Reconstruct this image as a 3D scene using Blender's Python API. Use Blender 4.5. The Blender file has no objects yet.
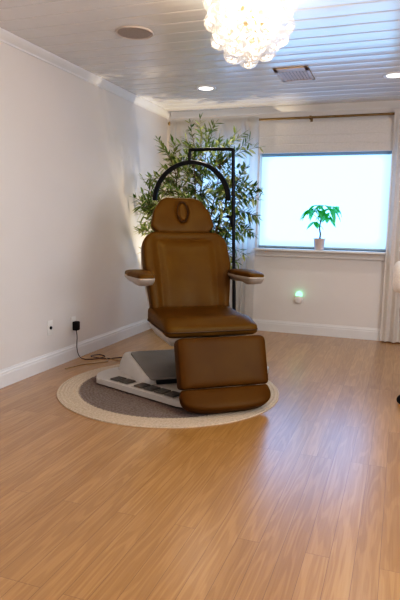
import bpy, bmesh, math, random
from mathutils import Vector, Matrix, noise
from math import sin, cos, pi, radians as R
S = bpy.context.scene
COL = S.collection
random.seed(7)

# ------------------------------------------------------------------ helpers
def mat(name, color=(.8, .8, .8), rough=.5, metal=0, **kw):
    m = bpy.data.materials.new(name); m.use_nodes = True
    b = m.node_tree.nodes['Principled BSDF']
    b.inputs['Base Color'].default_value = (*color, 1)
    b.inputs['Roughness'].default_value = rough
    b.inputs['Metallic'].default_value = metal
    for k, v in kw.items():
        b.inputs[k.replace('_', ' ')].default_value = v
    return m
def nd(m, t, **kw):
    n = m.node_tree.nodes.new(t)
    for k, v in kw.items():
        if k in n.inputs: n.inputs[k].default_value = v
        else: setattr(n, k, v)
    return n
def lk(m, a, ao, b, bi): m.node_tree.links.new(a.outputs[ao], b.inputs[bi])
def bsdf(m): return m.node_tree.nodes['Principled BSDF']
def mottled(name, c1, c2, scale, rough=.5, bump=0., bscale=None, **kw):
    """base colour varied by noise, optional fine bump"""
    m = mat(name, c1, rough, **kw)
    tc = nd(m, 'ShaderNodeTexCoord')
    n = nd(m, 'ShaderNodeTexNoise'); n.inputs['Scale'].default_value = scale; n.inputs['Detail'].default_value = 4
    lk(m, tc, 'Object', n, 'Vector')
    r = nd(m, 'ShaderNodeValToRGB')
    r.color_ramp.elements[0].color = (*c1, 1); r.color_ramp.elements[1].color = (*c2, 1)
    r.color_ramp.elements[0].position = .35; r.color_ramp.elements[1].position = .65
    lk(m, n, 'Fac', r, 'Fac'); lk(m, r, 'Color', bsdf(m), 'Base Color')
    if bump:
        n2 = nd(m, 'ShaderNodeTexNoise'); n2.inputs['Scale'].default_value = bscale or scale * 10
        lk(m, tc, 'Object', n2, 'Vector')
        bp = nd(m, 'ShaderNodeBump'); bp.inputs['Strength'].default_value = bump; bp.inputs['Distance'].default_value = .002
        lk(m, n2, 'Fac', bp, 'Height'); lk(m, bp, 'Normal', bsdf(m), 'Normal')
    return m

def obj(name, bm, m, parent=None, smooth=True, mods=None):
    me = bpy.data.meshes.new(name)
    bmesh.ops.recalc_face_normals(bm, faces=bm.faces)
    bm.to_mesh(me); bm.free()
    o = bpy.data.objects.new(name, me); COL.objects.link(o)
    for mm in (m if isinstance(m, (list, tuple)) else [m]): me.materials.append(mm)
    if smooth:
        for p in me.polygons: p.use_smooth = True
        try: me.set_sharp_from_angle(angle=R(38))
        except Exception: pass
    if parent: o.parent = parent
    return o
def tag(o, label=None, cat=None, group=None, kind=None):
    if label: o['label'] = label
    if cat: o['category'] = cat
    if group: o['group'] = group
    if kind: o['kind'] = kind
    return o
def thing(name, label, cat, loc=(0, 0, 0), rz=0, group=None):
    o = bpy.data.objects.new(name, None); COL.objects.link(o)
    o.location = loc; o.rotation_euler = (0, 0, rz); o.empty_display_size = .1
    return tag(o, label, cat, group)
def struct(name, bm, m, parent=None, smooth=False):
    o = obj(name, bm, m, parent, smooth)
    if parent is None: o['kind'] = 'structure'
    return o
def dup(root, loc, label=None, rz=None):
    r = root.copy(); COL.objects.link(r); r.location = loc
    if rz is not None: r.rotation_euler = (0, 0, rz)
    if label: r['label'] = label
    for ch in list(root.children):
        c = ch.copy(); COL.objects.link(c); c.parent = r
        for g in list(ch.children):
            d = g.copy(); COL.objects.link(d); d.parent = c
    return r

def box(bm, x0, x1, y0, y1, z0, z1, bev=0, seg=2, M=None):
    t = bmesh.new()
    v = bmesh.ops.create_cube(t, size=1)['verts']
    for p in v:
        p.co = Vector(((x0 + x1) / 2 + p.co.x * (x1 - x0), (y0 + y1) / 2 + p.co.y * (y1 - y0), (z0 + z1) / 2 + p.co.z * (z1 - z0)))
    if bev: bmesh.ops.bevel(t, geom=t.edges[:], offset=bev, segments=seg, profile=.5, affect='EDGES')
    if M is not None: t.transform(M)
    merge(bm, t)
def merge(bm, t):
    me = bpy.data.meshes.new('tmp'); t.to_mesh(me); t.free(); bm.from_mesh(me); bpy.data.meshes.remove(me)
def catmull(pts, n=8):
    pts = [Vector(p) for p in pts]; out = []
    P = [pts[0] * 2 - pts[1]] + pts + [pts[-1] * 2 - pts[-2]]
    for i in range(1, len(P) - 2):
        for k in range(n):
            t = k / n
            a, b, c, d = P[i - 1], P[i], P[i + 1], P[i + 2]
            out.append(.5 * ((2 * b) + (c - a) * t + (2 * a - 5 * b + 4 * c - d) * t * t + (3 * b - a - 3 * c + d) * t ** 3))
    out.append(pts[-1]); return out
def tube(bm, path, r, seg=10, caps=True):
    path = [Vector(p) for p in path]; n = len(path)
    rr = r if isinstance(r, (list, tuple)) else [r] * n
    if len(rr) != n: rr = [rr[0] + (rr[-1] - rr[0]) * i / (n - 1) for i in range(n)]
    prev = None; rings = []
    for i, p in enumerate(path):
        d = (path[min(i + 1, n - 1)] - path[max(i - 1, 0)]).normalized()
        if prev is None:
            a = Vector((0, 0, 1)) if abs(d.z) < .9 else Vector((1, 0, 0))
            u = d.cross(a).normalized()
        else:
            u = (prev - d * prev.dot(d)).normalized()
        prev = u; w = d.cross(u)
        rings.append([bm.verts.new(p + (u * cos(2 * pi * k / seg) + w * sin(2 * pi * k / seg)) * rr[i]) for k in range(seg)])
    for i in range(n - 1):
        for k in range(seg):
            bm.faces.new((rings[i][k], rings[i][(k + 1) % seg], rings[i + 1][(k + 1) % seg], rings[i + 1][k]))
    if caps:
        bm.faces.new(rings[0][::-1]); bm.faces.new(rings[-1])
def lathe(bm, prof, seg=32, c=(0, 0, 0), M=None):
    """prof: (radius, z) list"""
    t = bmesh.new(); rings = []
    for r, z in prof:
        if r < 1e-6: rings.append([t.verts.new((0, 0, z))])
        else: rings.append([t.verts.new((r * cos(2 * pi * k / seg), r * sin(2 * pi * k / seg), z)) for k in range(seg)])
    for a, b in zip(rings, rings[1:]):
        for k in range(seg):
            k2 = (k + 1) % seg
            f = [a[k % len(a)], a[k2 % len(a)], b[k2 % len(b)], b[k % len(b)]]
            f = list(dict.fromkeys(f))
            if len(f) >= 3: t.faces.new(f)
    if M is not None: t.transform(M)
    t.transform(Matrix.Translation(c)); merge(bm, t)
def rpoly(pts, rad, seg=8):
    """polygon with rounded corners (2D), denser on straight runs"""
    n = len(pts); out = []
    rr = rad if isinstance(rad, (list, tuple)) else [rad] * n
    for i in range(n):
        p = Vector(pts[i]); a = Vector(pts[i - 1]); b = Vector(pts[(i + 1) % n])
        u = (a - p).normalized(); v = (b - p).normalized()
        ang = math.acos(max(-1, min(1, u.dot(v)))); d = rr[i] / math.tan(ang / 2)
        d = min(d, (a - p).length * .49, (b - p).length * .49)
        s, e = p + u * d, p + v * d
        for k in range(seg + 1):
            t = k / seg
            out.append(s * (1 - t) ** 2 + p * 2 * t * (1 - t) * .9 + e * t ** 2 + (s + e) * .5 * (2 * t * (1 - t)) * .1)
    res = []
    for i, p in enumerate(out):
        q = out[(i + 1) % len(out)]; L = (q - p).length
        m = max(1, int(L / .025))
        for k in range(m): res.append(p.lerp(q, k / m))
    return res
def pillow(outline, t, n=4., detail=None, rings=22, center=None, back=1., flatback=False):
    """closed cushion in the XZ plane (front = -Y), star-shaped outline"""
    bm = bmesh.new()
    c = Vector(center) if center else sum(outline, Vector((0, 0))) / len(outline)
    # rings go front centre -> rim -> back centre
    ss = [sin(pi / 2 * k / rings) ** .8 for k in range(rings + 1)]
    def prof(s): return max(0, 1 - s ** n) ** (1 / n)
    F = []; B = []
    for s in ss:
        if s < 1e-6:
            F.append([bm.verts.new((c.x, -t / 2 - (detail(c.x, c.y) if detail else 0), c.y))]); B.append([bm.verts.new((c.x, t / 2 * back, c.y))]); continue
        fr, bk = [], []
        for p in outline:
            q = c + (p - c) * s
            pf = prof(s)
            fr.append(bm.verts.new((q.x, -t / 2 * pf - ((detail(q.x, q.y) * min(1, pf * 1.5)) if detail else 0), q.y)))
            bk.append(bm.verts.new((q.x, t / 2 * pf * back, q.y)))
        F.append(fr); B.append(bk)
    for L, flip in ((F, 0), (B, 1)):
        for a, b in zip(L, L[1:]):
            N = len(b)
            for k in range(N):
                k2 = (k + 1) % N
                f = list(dict.fromkeys([a[k % len(a)], a[k2 % len(a)], b[k2], b[k]]))
                bm.faces.new(f)
    bmesh.ops.remove_doubles(bm, verts=bm.verts, dist=1e-5)
    return bm
def xf(bm, fn):
    for v in bm.verts: v.co = Vector(fn(v.co))
    return bm
def prism(outline, z0, z1, bev=.01, seg=3):
    bm = bmesh.new()
    v = [bm.verts.new((p.x, p.y, z0)) for p in outline]
    f = bm.faces.new(v)
    r = bmesh.ops.extrude_face_region(bm, geom=[f])
    top = [g for g in r['geom'] if isinstance(g, bmesh.types.BMVert)]
    for g in top: g.co.z = z1
    if bev:
        ed = [e for e in bm.edges if all(abs(w.co.z - z1) < 1e-6 for w in e.verts)]
        bmesh.ops.bevel(bm, geom=ed, offset=bev, segments=seg, profile=.5, affect='EDGES')
    return bm
def sm(a, b, x):
    t = max(0, min(1, (x - a) / (b - a))); return t * t * (3 - 2 * t)

# ------------------------------------------------------------------ camera
CAM_H = 1.14
right = Vector((0.9402378904913079, 0.33992240799073575, 0.02013618211665401))
up = Vector((-0.06480162139412884, 0.12056361268636934, 0.9905882924609513))
fwd = Vector((-0.33429546683906325, 0.9326935036987183, -0.13538600004823925))
cd = bpy.data.cameras.new('camera'); cam = bpy.data.objects.new('camera', cd); COL.objects.link(cam)
M = Matrix((right, up, -fwd)).transposed().to_4x4(); M.translation = (0, 0, CAM_H)
cam.matrix_world = M
cd.sensor_fit = 'VERTICAL'; cd.sensor_height = 24; cd.lens = 24 * 557 / 600; cd.clip_start = .05
S.camera = cam

# ------------------------------------------------------------------ materials
WALLM = mottled('wall_paint', (.735, .69, .66), (.755, .71, .68), 1.5, .55, .12, 260)
TRIM = mottled('white_trim_paint', (.74, .72, .71), (.78, .76, .75), 4, .35)
CEIL = mottled('gloss_ceiling_paint', (.70, .68, .67), (.73, .71, .70), 2, .2)
bsdf(CEIL).inputs['Coat Weight'].default_value = .75; bsdf(CEIL).inputs['Coat Roughness'].default_value = .16

def floor_mat():
    m = mat('oak_strip_floor', (.5, .3, .15), .33)
    tc = nd(m, 'ShaderNodeTexCoord')
    mp = nd(m, 'ShaderNodeMapping'); mp.inputs['Rotation'].default_value = (0, 0, R(90))
    lk(m, tc, 'Object', mp, 'Vector')
    br = nd(m, 'ShaderNodeTexBrick'); br.offset = .37; br.offset_frequency = 3
    br.inputs['Scale'].default_value = 1
    br.inputs['Brick Width'].default_value = 1.35; br.inputs['Row Height'].default_value = .083
    br.inputs['Mortar Size'].default_value = .0009; br.inputs['Mortar Smooth'].default_value = .3; br.inputs['Bias'].default_value = 0
    br.inputs['Color1'].default_value = (0, 0, 0, 1); br.inputs['Color2'].default_value = (1, 1, 1, 1); br.inputs['Mortar'].default_value = (.5, .5, .5, 1)
    lk(m, mp, 'Vector', br, 'Vector')
    # per-board offset for the grain
    cmb = nd(m, 'ShaderNodeVectorMath', operation='MULTIPLY_ADD')
    lk(m, br, 'Color', cmb, 0); cmb.inputs[1].default_value = (9, 5, 3); lk(m, mp, 'Vector', cmb, 2)
    # fine pores
    st = nd(m, 'ShaderNodeMapping'); st.inputs['Scale'].default_value = (4, 130, 1); lk(m, cmb, 'Vector', st, 'Vector')
    n1 = nd(m, 'ShaderNodeTexNoise'); n1.inputs['Scale'].default_value = 1; n1.inputs['Detail'].default_value = 5; n1.inputs['Roughness'].default_value = .6
    lk(m, st, 'Vector', n1, 'Vector')
    # cathedral figure
    st2 = nd(m, 'ShaderNodeMapping'); st2.inputs['Scale'].default_value = (.9, 11, 1); lk(m, cmb, 'Vector', st2, 'Vector')
    n2 = nd(m, 'ShaderNodeTexNoise'); n2.inputs['Scale'].default_value = 1; n2.inputs['Detail'].default_value = 2.5
    lk(m, st2, 'Vector', n2, 'Vector')
    ml = nd(m, 'ShaderNodeMath', operation='MULTIPLY'); lk(m, n2, 'Fac', ml, 0); ml.inputs[1].default_value = 60
    sn = nd(m, 'ShaderNodeMath', operation='SINE'); lk(m, ml, 'Value', sn, 0)
    rp = nd(m, 'ShaderNodeValToRGB')
    rp.color_ramp.elements[0].color = (.385, .198, .070, 1); rp.color_ramp.elements[1].color = (.475, .257, .098, 1)
    rp.color_ramp.elements[0].position = 0; rp.color_ramp.elements[1].position = 1
    lk(m, br, 'Color', rp, 'Fac')
    mx = nd(m, 'ShaderNodeMix', data_type='RGBA', blend_type='MULTIPLY'); mx.inputs[0].default_value = .6
    r1 = nd(m, 'ShaderNodeValToRGB'); r1.color_ramp.elements[0].position = .38; r1.color_ramp.elements[1].position = .6
    r1.color_ramp.elements[0].color = (.84, .79, .74, 1); r1.color_ramp.elements[1].color = (1, 1, 1, 1)
    lk(m, n1, 'Fac', r1, 'Fac')
    m.node_tree.links.new(rp.outputs['Color'], mx.inputs[6]); m.node_tree.links.new(r1.outputs['Color'], mx.inputs[7])
    mx2 = nd(m, 'ShaderNodeMix', data_type='RGBA', blend_type='MULTIPLY'); mx2.inputs[0].default_value = .42
    r2 = nd(m, 'ShaderNodeValToRGB'); r2.color_ramp.elements[0].position = .0; r2.color_ramp.elements[1].position = .7
    r2.color_ramp.elements[0].color = (.72, .66, .6, 1); r2.color_ramp.elements[1].color = (1, 1, 1, 1)
    lk(m, sn, 'Value', r2, 'Fac')
    m.node_tree.links.new(mx.outputs[2], mx2.inputs[6]); m.node_tree.links.new(r2.outputs['Color'], mx2.inputs[7])
    # joints
    mx3 = nd(m, 'ShaderNodeMix', data_type='RGBA'); lk(m, br, 'Fac', mx3, 0)
    m.node_tree.links.new(mx2.outputs[2], mx3.inputs[6]); mx3.inputs[7].default_value = (.2, .1, .045, 1)
    m.node_tree.links.new(mx3.outputs[2], bsdf(m).inputs['Base Color'])
    bp = nd(m, 'ShaderNodeBump'); bp.inputs['Strength'].default_value = .16; bp.inputs['Distance'].default_value = .001
    lk(m, n1, 'Fac', bp, 'Height'); lk(m, bp, 'Normal', bsdf(m), 'Normal')
    mr = nd(m, 'ShaderNodeMapRange'); lk(m, n1, 'Fac', mr, 'Value'); mr.inputs['To Min'].default_value = .42; mr.inputs['To Max'].default_value = .30
    lk(m, mr, 'Result', bsdf(m), 'Roughness')
    bsdf(m).inputs['Coat Weight'].default_value = .9; bsdf(m).inputs['Coat Roughness'].default_value = .25; bsdf(m).inputs['Specular IOR Level'].default_value = .35
    return m
FLOOR = floor_mat()
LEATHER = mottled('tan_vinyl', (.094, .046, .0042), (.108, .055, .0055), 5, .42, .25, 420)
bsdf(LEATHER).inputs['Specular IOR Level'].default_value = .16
LEATHER_SHADED = mottled('tan_vinyl_shaded', (.072, .032, .0022), (.084, .039, .003), 5, .42, .25, 420)  # same vinyl, shade on the leg and foot rest darkened into its colour
bsdf(LEATHER_SHADED).inputs['Specular IOR Level'].default_value = .13
LEATHER_D = mat('tan_vinyl_seam', (.05, .022, .005), .5)
WHITEPL = mottled('warm_white_plastic', (.50, .46, .42), (.54, .50, .46), 6, .35)
GREYPL = mottled('grey_plastic', (.20, .185, .17), (.225, .205, .19), 6, .42)
ARMSH = mottled('stone_grey_plastic', (.36, .31, .27), (.39, .34, .30), 6, .35)
TRAY = mottled('taupe_plastic', (.34, .31, .28), (.37, .34, .31), 6, .45)
PEDAL = mottled('dark_rubber', (.085, .078, .07), (.11, .1, .09), 30, .55, .3, 300)
BLACK = mottled('black_satin', (.012, .012, .013), (.018, .018, .02), 20, .35)
bsdf(BLACK).inputs['Specular IOR Level'].default_value = .25
STEEL = mat('brushed_steel', (.5, .5, .5), .3, 1)
BRASS = mat('brass', (.75, .5, .2), .28, 1)
BRONZE = mottled('antique_brass_rod', (.22, .15, .08), (.28, .19, .1), 20, .4)
bsdf(BRONZE).inputs['Metallic'].default_value = .6

# ------------------------------------------------------------------ room shell
XL, XR, YB, YF, H = -2.525, 2.3, 5.864, -2.2, 2.345
bm = bmesh.new(); box(bm, XL - .1, XR + .1, YF - .1, YB + .2, -.06, 0)
struct('floor', bm, FLOOR)
# planked ceiling: boards run along X, one profile extruded
bm = bmesh.new(); pitch = .165; y = YF - .1; prof = []
while y < YB + .1:
    g = .005
    prof += [(y, .003), (y + g, .001), (y + .018, 0), (y + pitch * .5, -.0010), (y + pitch - .018, 0), (y + pitch - g, .0012)]
    y += pitch
prof.append((y, .003))
a = [bm.verts.new((XL - .1, p, H + z)) for p, z in prof]; b = [bm.verts.new((XR + .1, p, H + z)) for p, z in prof]
for i in range(len(prof) - 1): bm.faces.new((a[i], a[i + 1], b[i + 1], b[i]))
t1 = bm.verts.new((XL - .1, prof[0][0], H + .08)); t2 = bm.verts.new((XR + .1, prof[0][0], H + .08)); t3 = bm.verts.new((XR + .1, prof[-1][0], H + .08)); t4 = bm.verts.new((XL - .1, prof[-1][0], H + .08))
bm.faces.new((t1, t2, t3, t4)); bm.faces.new((t1, a[0], b[0], t2)); bm.faces.new((t4, t3, b[-1], a[-1]))
bm.faces.new([t1, t4] + a[::-1]); bm.faces.new([t2] + b + [t3])
ceil_o = struct('ceiling', bm, CEIL)
bm = bmesh.new(); box(bm, XL - .1, XL, YF - .1, YB + .2, 0, H); struct('wall_left', bm, WALLM)
bm = bmesh.new(); box(bm, XR, XR + .1, YF - .1, YB + .2, 0, H); struct('wall_right', bm, WALLM)
bm = bmesh.new(); box(bm, XL, XR, YF - .1, YF, 0, H); struct('wall_front', bm, WALLM)
WX0, WX1, WZ0, WZ1 = -1.462, -.145, .9, 1.93
bm = bmesh.new()
SX0, SX1 = -2.15, -1.56
box(bm, XL, SX0, YB, YB + .2, 0, H); box(bm, SX1, WX0, YB, YB + .2, 0, H); box(bm, SX0, SX1, YB, YB + .2, 0, WZ0); box(bm, SX0, SX1, YB, YB + .2, WZ1, H); box(bm, WX1, XR, YB, YB + .2, 0, H)
box(bm, WX0, WX1, YB, YB + .2, 0, WZ0); box(bm, WX0, WX1, YB, YB + .2, WZ1, H)
struct('wall_back', bm, WALLM)
def baseboard(name, p0, p1, nrm):
    """moulded profile swept straight from p0 to p1"""
    pr_ = [(0, 0), (.016, 0), (.016, .085), (.013, .092), (.013, .104), (.008, .112), (.006, .122), (0, .122)]
    bm = bmesh.new(); rings = []
    for p in (p0, p1):
        rings.append([bm.verts.new((p[0] + nrm[0] * d, p[1] + nrm[1] * d, z)) for d, z in pr_])
    n = len(pr_)
    for k in range(n): bm.faces.new((rings[0][k], rings[0][(k + 1) % n], rings[1][(k + 1) % n], rings[1][k]))
    bm.faces.new(rings[0]); bm.faces.new(rings[1][::-1])
    struct(name, bm, TRIM)
baseboard('baseboard_left', (XL, YF), (XL, YB), (1, 0))
baseboard('baseboard_back', (XL + .016, YB), (XR, YB), (0, -1))
def crown(name, p0, p1, nrm):
    pr_ = [(0, 0), (0, -.062), (.008, -.062), (.012, -.05), (.03, -.03), (.044, -.012), (.05, 0)]
    bm = bmesh.new(); rings = []
    for p in (p0, p1): rings.append([bm.verts.new((p[0] + nrm[0] * d, p[1] + nrm[1] * d, H + z)) for d, z in pr_])
    n = len(pr_)
    for k in range(n): bm.faces.new((rings[0][k], rings[0][(k + 1) % n], rings[1][(k + 1) % n], rings[1][k]))
    bm.faces.new(rings[0]); bm.faces.new(rings[1][::-1])
    struct(name, bm, TRIM)
crown('trim_1', (XL, YF), (XL, YB), (1, 0))
crown('trim_2', (XL + .05, YB), (XR, YB), (0, -1))

# ------------------------------------------------------------------ window
bm = bmesh.new()
for x0, x1, z0, z1 in ((WX0, WX0 + .05, WZ0, WZ1), (WX1 - .05, WX1, WZ0, WZ1), (WX0, WX1, WZ0, WZ0 + .05), (WX0, WX1, WZ1 - .05, WZ1), ((WX0 + WX1) / 2 - .02, (WX0 + WX1) / 2 + .02, WZ0, WZ1)):
    box(bm, x0, x1, YB + .12, YB + .17, z0, z1, .004)
win = struct('window_1', bm, TRIM)
glass = mat('window_glass', (.95, .98, 1), .02, Transmission_Weight=1.0)
bm = bmesh.new(); box(bm, WX0 + .05, WX1 - .05, YB + .14, YB + .146, WZ0 + .05, WZ1 - .05); struct('pane', bm, glass, win)
bm = bmesh.new(); box(bm, WX0 - .005, WX1 - .002, YB - .125, YB + .12, WZ0 - .022, WZ0, .005); struct('sill', bm, TRIM, win)
bm = bmesh.new(); box(bm, WX0, WX1, YB - .022, YB, WZ0 - .085, WZ0 - .022, .004); box(bm, WX0, WX1, YB - .03, YB, WZ0 - .085, WZ0 - .07, .003); struct('apron', bm, WALLM, win)
bm = bmesh.new()
for x0, x1, z0, z1 in ((SX0, SX0 + .05, WZ0, WZ1), (SX1 - .05, SX1, WZ0, WZ1), (SX0, SX1, WZ0, WZ0 + .05), (SX0, SX1, WZ1 - .05, WZ1)):
    box(bm, x0, x1, YB + .12, YB + .17, z0, z1, .004)
win2 = struct('added_window', bm, TRIM)  # unseen side window, added to give the sheer curtain its bluish backlight
bm = bmesh.new(); box(bm, SX0 + .05, SX1 - .05, YB + .14, YB + .146, WZ0 + .05, WZ1 - .05); struct('pane', bm, glass, win2)
# backlit translucent roller blind
def blind_mat():
    m = mat('backlit_blind_fabric', (.8, .88, .95), .8)
    tc = nd(m, 'ShaderNodeTexCoord'); sx = nd(m, 'ShaderNodeSeparateXYZ'); lk(m, tc, 'Generated', sx, 'Vector')
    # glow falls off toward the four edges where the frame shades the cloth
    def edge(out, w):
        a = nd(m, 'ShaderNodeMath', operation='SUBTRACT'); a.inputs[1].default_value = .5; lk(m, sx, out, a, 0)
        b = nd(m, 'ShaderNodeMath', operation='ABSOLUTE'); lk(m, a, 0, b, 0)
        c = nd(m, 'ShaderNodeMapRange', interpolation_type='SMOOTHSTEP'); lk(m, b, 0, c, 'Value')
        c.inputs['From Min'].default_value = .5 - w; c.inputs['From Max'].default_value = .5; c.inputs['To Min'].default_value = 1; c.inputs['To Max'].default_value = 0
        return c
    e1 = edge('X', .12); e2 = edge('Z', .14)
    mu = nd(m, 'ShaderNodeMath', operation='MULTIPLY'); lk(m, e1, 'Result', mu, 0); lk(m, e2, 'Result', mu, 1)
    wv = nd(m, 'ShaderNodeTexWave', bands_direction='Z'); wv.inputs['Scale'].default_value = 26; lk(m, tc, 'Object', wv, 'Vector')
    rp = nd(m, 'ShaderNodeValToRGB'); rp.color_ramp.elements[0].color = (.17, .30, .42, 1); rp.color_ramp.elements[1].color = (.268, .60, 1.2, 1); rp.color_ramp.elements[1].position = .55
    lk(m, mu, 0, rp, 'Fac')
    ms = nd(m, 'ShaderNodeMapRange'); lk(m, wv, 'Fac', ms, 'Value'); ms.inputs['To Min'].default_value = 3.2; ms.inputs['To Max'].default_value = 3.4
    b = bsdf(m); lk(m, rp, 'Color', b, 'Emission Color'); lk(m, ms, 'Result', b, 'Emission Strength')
    b.inputs['Base Color'].default_value = (.1, .11, .12, 1)
    return m
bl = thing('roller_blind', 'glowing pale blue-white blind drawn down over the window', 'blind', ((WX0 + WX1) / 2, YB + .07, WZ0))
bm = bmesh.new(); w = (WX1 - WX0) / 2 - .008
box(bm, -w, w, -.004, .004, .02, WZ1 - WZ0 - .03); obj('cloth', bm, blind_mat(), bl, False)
bm = bmesh.new(); box(bm, -w, w, -.012, .012, .004, .026, .005)
obj('bottom_rail', bm, mat('blind_rail', (.5, .6, .68), .4), bl)
bm = bmesh.new(); box(bm, -w, w, -.025, .03, WZ1 - WZ0 - .075, WZ1 - WZ0 - .005, .01)
obj('headrail', bm, mat('blind_headrail', (.30, .42, .52), .4), bl)

bl2 = thing('roller_blind', 'added glowing blind that backlights the sheer curtain behind the tree', 'blind', ((SX0 + SX1) / 2, YB + .07, WZ0))
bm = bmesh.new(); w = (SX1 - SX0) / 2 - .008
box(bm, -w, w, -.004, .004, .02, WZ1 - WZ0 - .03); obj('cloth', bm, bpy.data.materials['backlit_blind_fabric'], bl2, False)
bm = bmesh.new(); box(bm, -w, w, -.012, .012, .004, .026, .005); obj('bottom_rail', bm, bpy.data.materials['blind_rail'], bl2)

# flat fabric valance above
VAL = mottled('cream_linen', (.74, .69, .64), (.78, .73, .68), 60, .85, .3, 500)
va = thing('valance', 'folded cream fabric shade hanging from the brass rod above the window', 'shade', ((WX0 + WX1) / 2, YB - .03, WZ1 - .045))
bm = bmesh.new(); hw = .665
prof = [(0, 0), (-.004, .006), (-.004, .075), (0, .082), (-.003, .088), (-.004, .16), (0, .166), (-.003, .172), (-.003, .296), (.006, .296), (.006, 0)]
A = [bm.verts.new((-hw, y, z)) for y, z in prof]; B = [bm.verts.new((hw, y, z)) for y, z in prof]
for k in range(len(prof)): bm.faces.new((A[k], A[(k + 1) % len(prof)], B[(k + 1) % len(prof)], B[k]))
bm.faces.new(A); bm.faces.new(B[::-1]); obj('fabric', bm, VAL, va, False)
bm = bmesh.new(); box(bm, -hw, hw, -.008, .008, -.006, .012, .003); obj('hem_bar', bm, VAL, va)

# curtain rod
RODZ, RODY = 2.215, YB - .085
rod = thing('curtain_rod', 'antique brass curtain rod running along the top of the back wall', 'curtain rod', (0, RODY, RODZ))
bm = bmesh.new(); tube(bm, [(-2.44, 0, 0), (.95, 0, 0)], .0115, 14); obj('rod', bm, BRONZE, rod)
for sx in (-2.44, .95):
    bm = bmesh.new(); d = -1 if sx < 0 else 1
    lathe(bm, [(0, 0), (.014, 0), (.016, .008), (.01, .014), (.02, .026), (.022, .036), (.014, .048), (0, .054)], 16, (sx - d * .01, 0, 0), Matrix.Rotation(d * pi / 2, 4, 'Y')); obj('finial', bm, BRONZE, rod)
for bx_ in (-2.38, -.94, .8):
    bm = bmesh.new(); tube(bm, [(bx_, .083, -.02), (bx_, .03, -.02), (bx_, .0, -.014)], .006, 8)
    box(bm, bx_ - .012, bx_ + .012, .078, .084, -.05, .02, .003); lathe(bm, [(.0125, -.01), (.018, -.01), (.018, .01), (.0125, .01)], 16, (bx_, 0, 0), Matrix.Rotation(pi / 2, 4, 'Y'))
    obj('bracket', bm, BRONZE, rod)

# sheer curtains
SHEER = mottled('sheer_white_voile', (.82, .80, .78), (.86, .84, .82), 40, .9, .2, 700)
def sheer_tr(m, tr):
    b = bsdf(m); out = m.node_tree.nodes['Material Output']
    t = nd(m, 'ShaderNodeBsdfTranslucent'); t.inputs['Color'].default_value = (.8, .8, .8, 1)
    x = nd(m, 'ShaderNodeMixShader'); x.inputs[0].default_value = tr
    lk(m, b, 0, x, 1); lk(m, t, 0, x, 2); lk(m, x, 0, out, 'Surface')
sheer_tr(SHEER, .75)
LINEN = mottled('cream_curtain_linen', (.76, .69, .63), (.80, .73, .67), 40, .9, .3, 600); sheer_tr(LINEN, .15)
def curtain(name, label, x0, x1, folds, pinch=None, seed=0, cloth=None):
    t = thing(name, label, 'curtain', ((x0 + x1) / 2, RODY, 0))
    rnd = random.Random(seed); bm = bmesh.new(); nx, nz = folds * 10, 40
    ph = [rnd.uniform(-.5, .5) for _ in range(folds + 2)]; am = [rnd.uniform(.6, 1.2) for _ in range(folds + 2)]
    grid = []
    for j in range(nz + 1):
        z = .012 + (RODZ + .034 - .012) * j / nz; row = []
        for i in range(nx + 1):
            u = i / nx; k = u * folds; i0 = int(k); f = k - i0
            p = ph[i0] * (1 - f) + ph[min(i0 + 1, folds)] * f; a_ = am[i0] * (1 - f) + am[min(i0 + 1, folds)] * f
            amp = .030 * a_ * (.55 + .45 * (1 - j / nz)); near = abs(z - RODZ)
            amp *= .35 + .65 * sm(0, .12, near)
            x = (x0 - x1) / 2 + (x1 - x0) * u
            yy = sin(2 * pi * (k + p)) * amp + .012 * sin(3.1 * u * folds + z * 1.3)
            if pinch:
                s = pinch(z); x = pinch(None) + (x - pinch(None)) * s
            if near < .045: yy = -.016 + yy * .12
            row.append(bm.verts.new((x, yy - .0, z)))
        grid.append(row)
    for j in range(nz):
        for i in range(nx): bm.faces.new((grid[j][i], grid[j][i + 1], grid[j + 1][i + 1], grid[j + 1][i]))
    o = obj('drape', bm, cloth or SHEER, t)
    return t
curtain('curtain', 'sheer white floor-length curtain hanging behind the leafy tree', -2.45, -1.462, 11, seed=3)
curtain('curtain', 'white floor-length curtain right of the window at the picture edge', -.145, .62, 9, seed=5, cloth=LINEN)

# ------------------------------------------------------------------ left wall electrics
plate = mottled('white_outlet_plastic', (.78, .76, .73), (.8, .78, .75), 10, .35)
def wall_plate(o, small=False):
    bm = bmesh.new(); box(bm, 0, .006, -.035, .035, -.057, .057, .003); obj('cover_plate', bm, plate, o)
ca = thing('cable_jack_plate', 'small white cable jack plate low on the left wall, dark socket in its centre', 'outlet', (XL, 3.608, .318))
wall_plate(ca); bm = bmesh.new(); lathe(bm, [(0, 0), (.013, 0), (.013, .009), (.008, .011), (.008, .014), (0, .014)], 12, (0.004, 0, 0), Matrix.Rotation(pi / 2, 4, 'Y')); obj('jack', bm, BLACK, ca)
ou = thing('wall_outlet', 'white wall outlet with the black adapter plugged in, left wall', 'outlet', (XL, 3.932, .30))
wall_plate(ou); bm = bmesh.new(); box(bm, .005, .008, -.017, .017, .01, .036, .002); box(bm, .005, .008, -.017, .017, -.036, -.01, .002); obj('receptacle', bm, plate, ou)
ad = thing('power_adapter', 'black power adapter plugged into the left wall with its cord hanging down', 'adapter', (XL + .008, 3.932, .285))
bm = bmesh.new(); box(bm, 0, .045, -.026, .026, -.04, .035, .008); obj('housing', bm, BLACK, ad)
bm = bmesh.new()
cord = catmull([(.024, 0, -.04), (.03, .0, -.10), (.022, .01, -.2), (.05, .02, -.274), (.14, .03, -.281), (.2, .16, -.281), (.12, .2, -.2805), (.10, .1, -.2745), (.24, .1, -.281), (.36, .2, -.281), (.45, .1, -.281)], 10)
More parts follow.
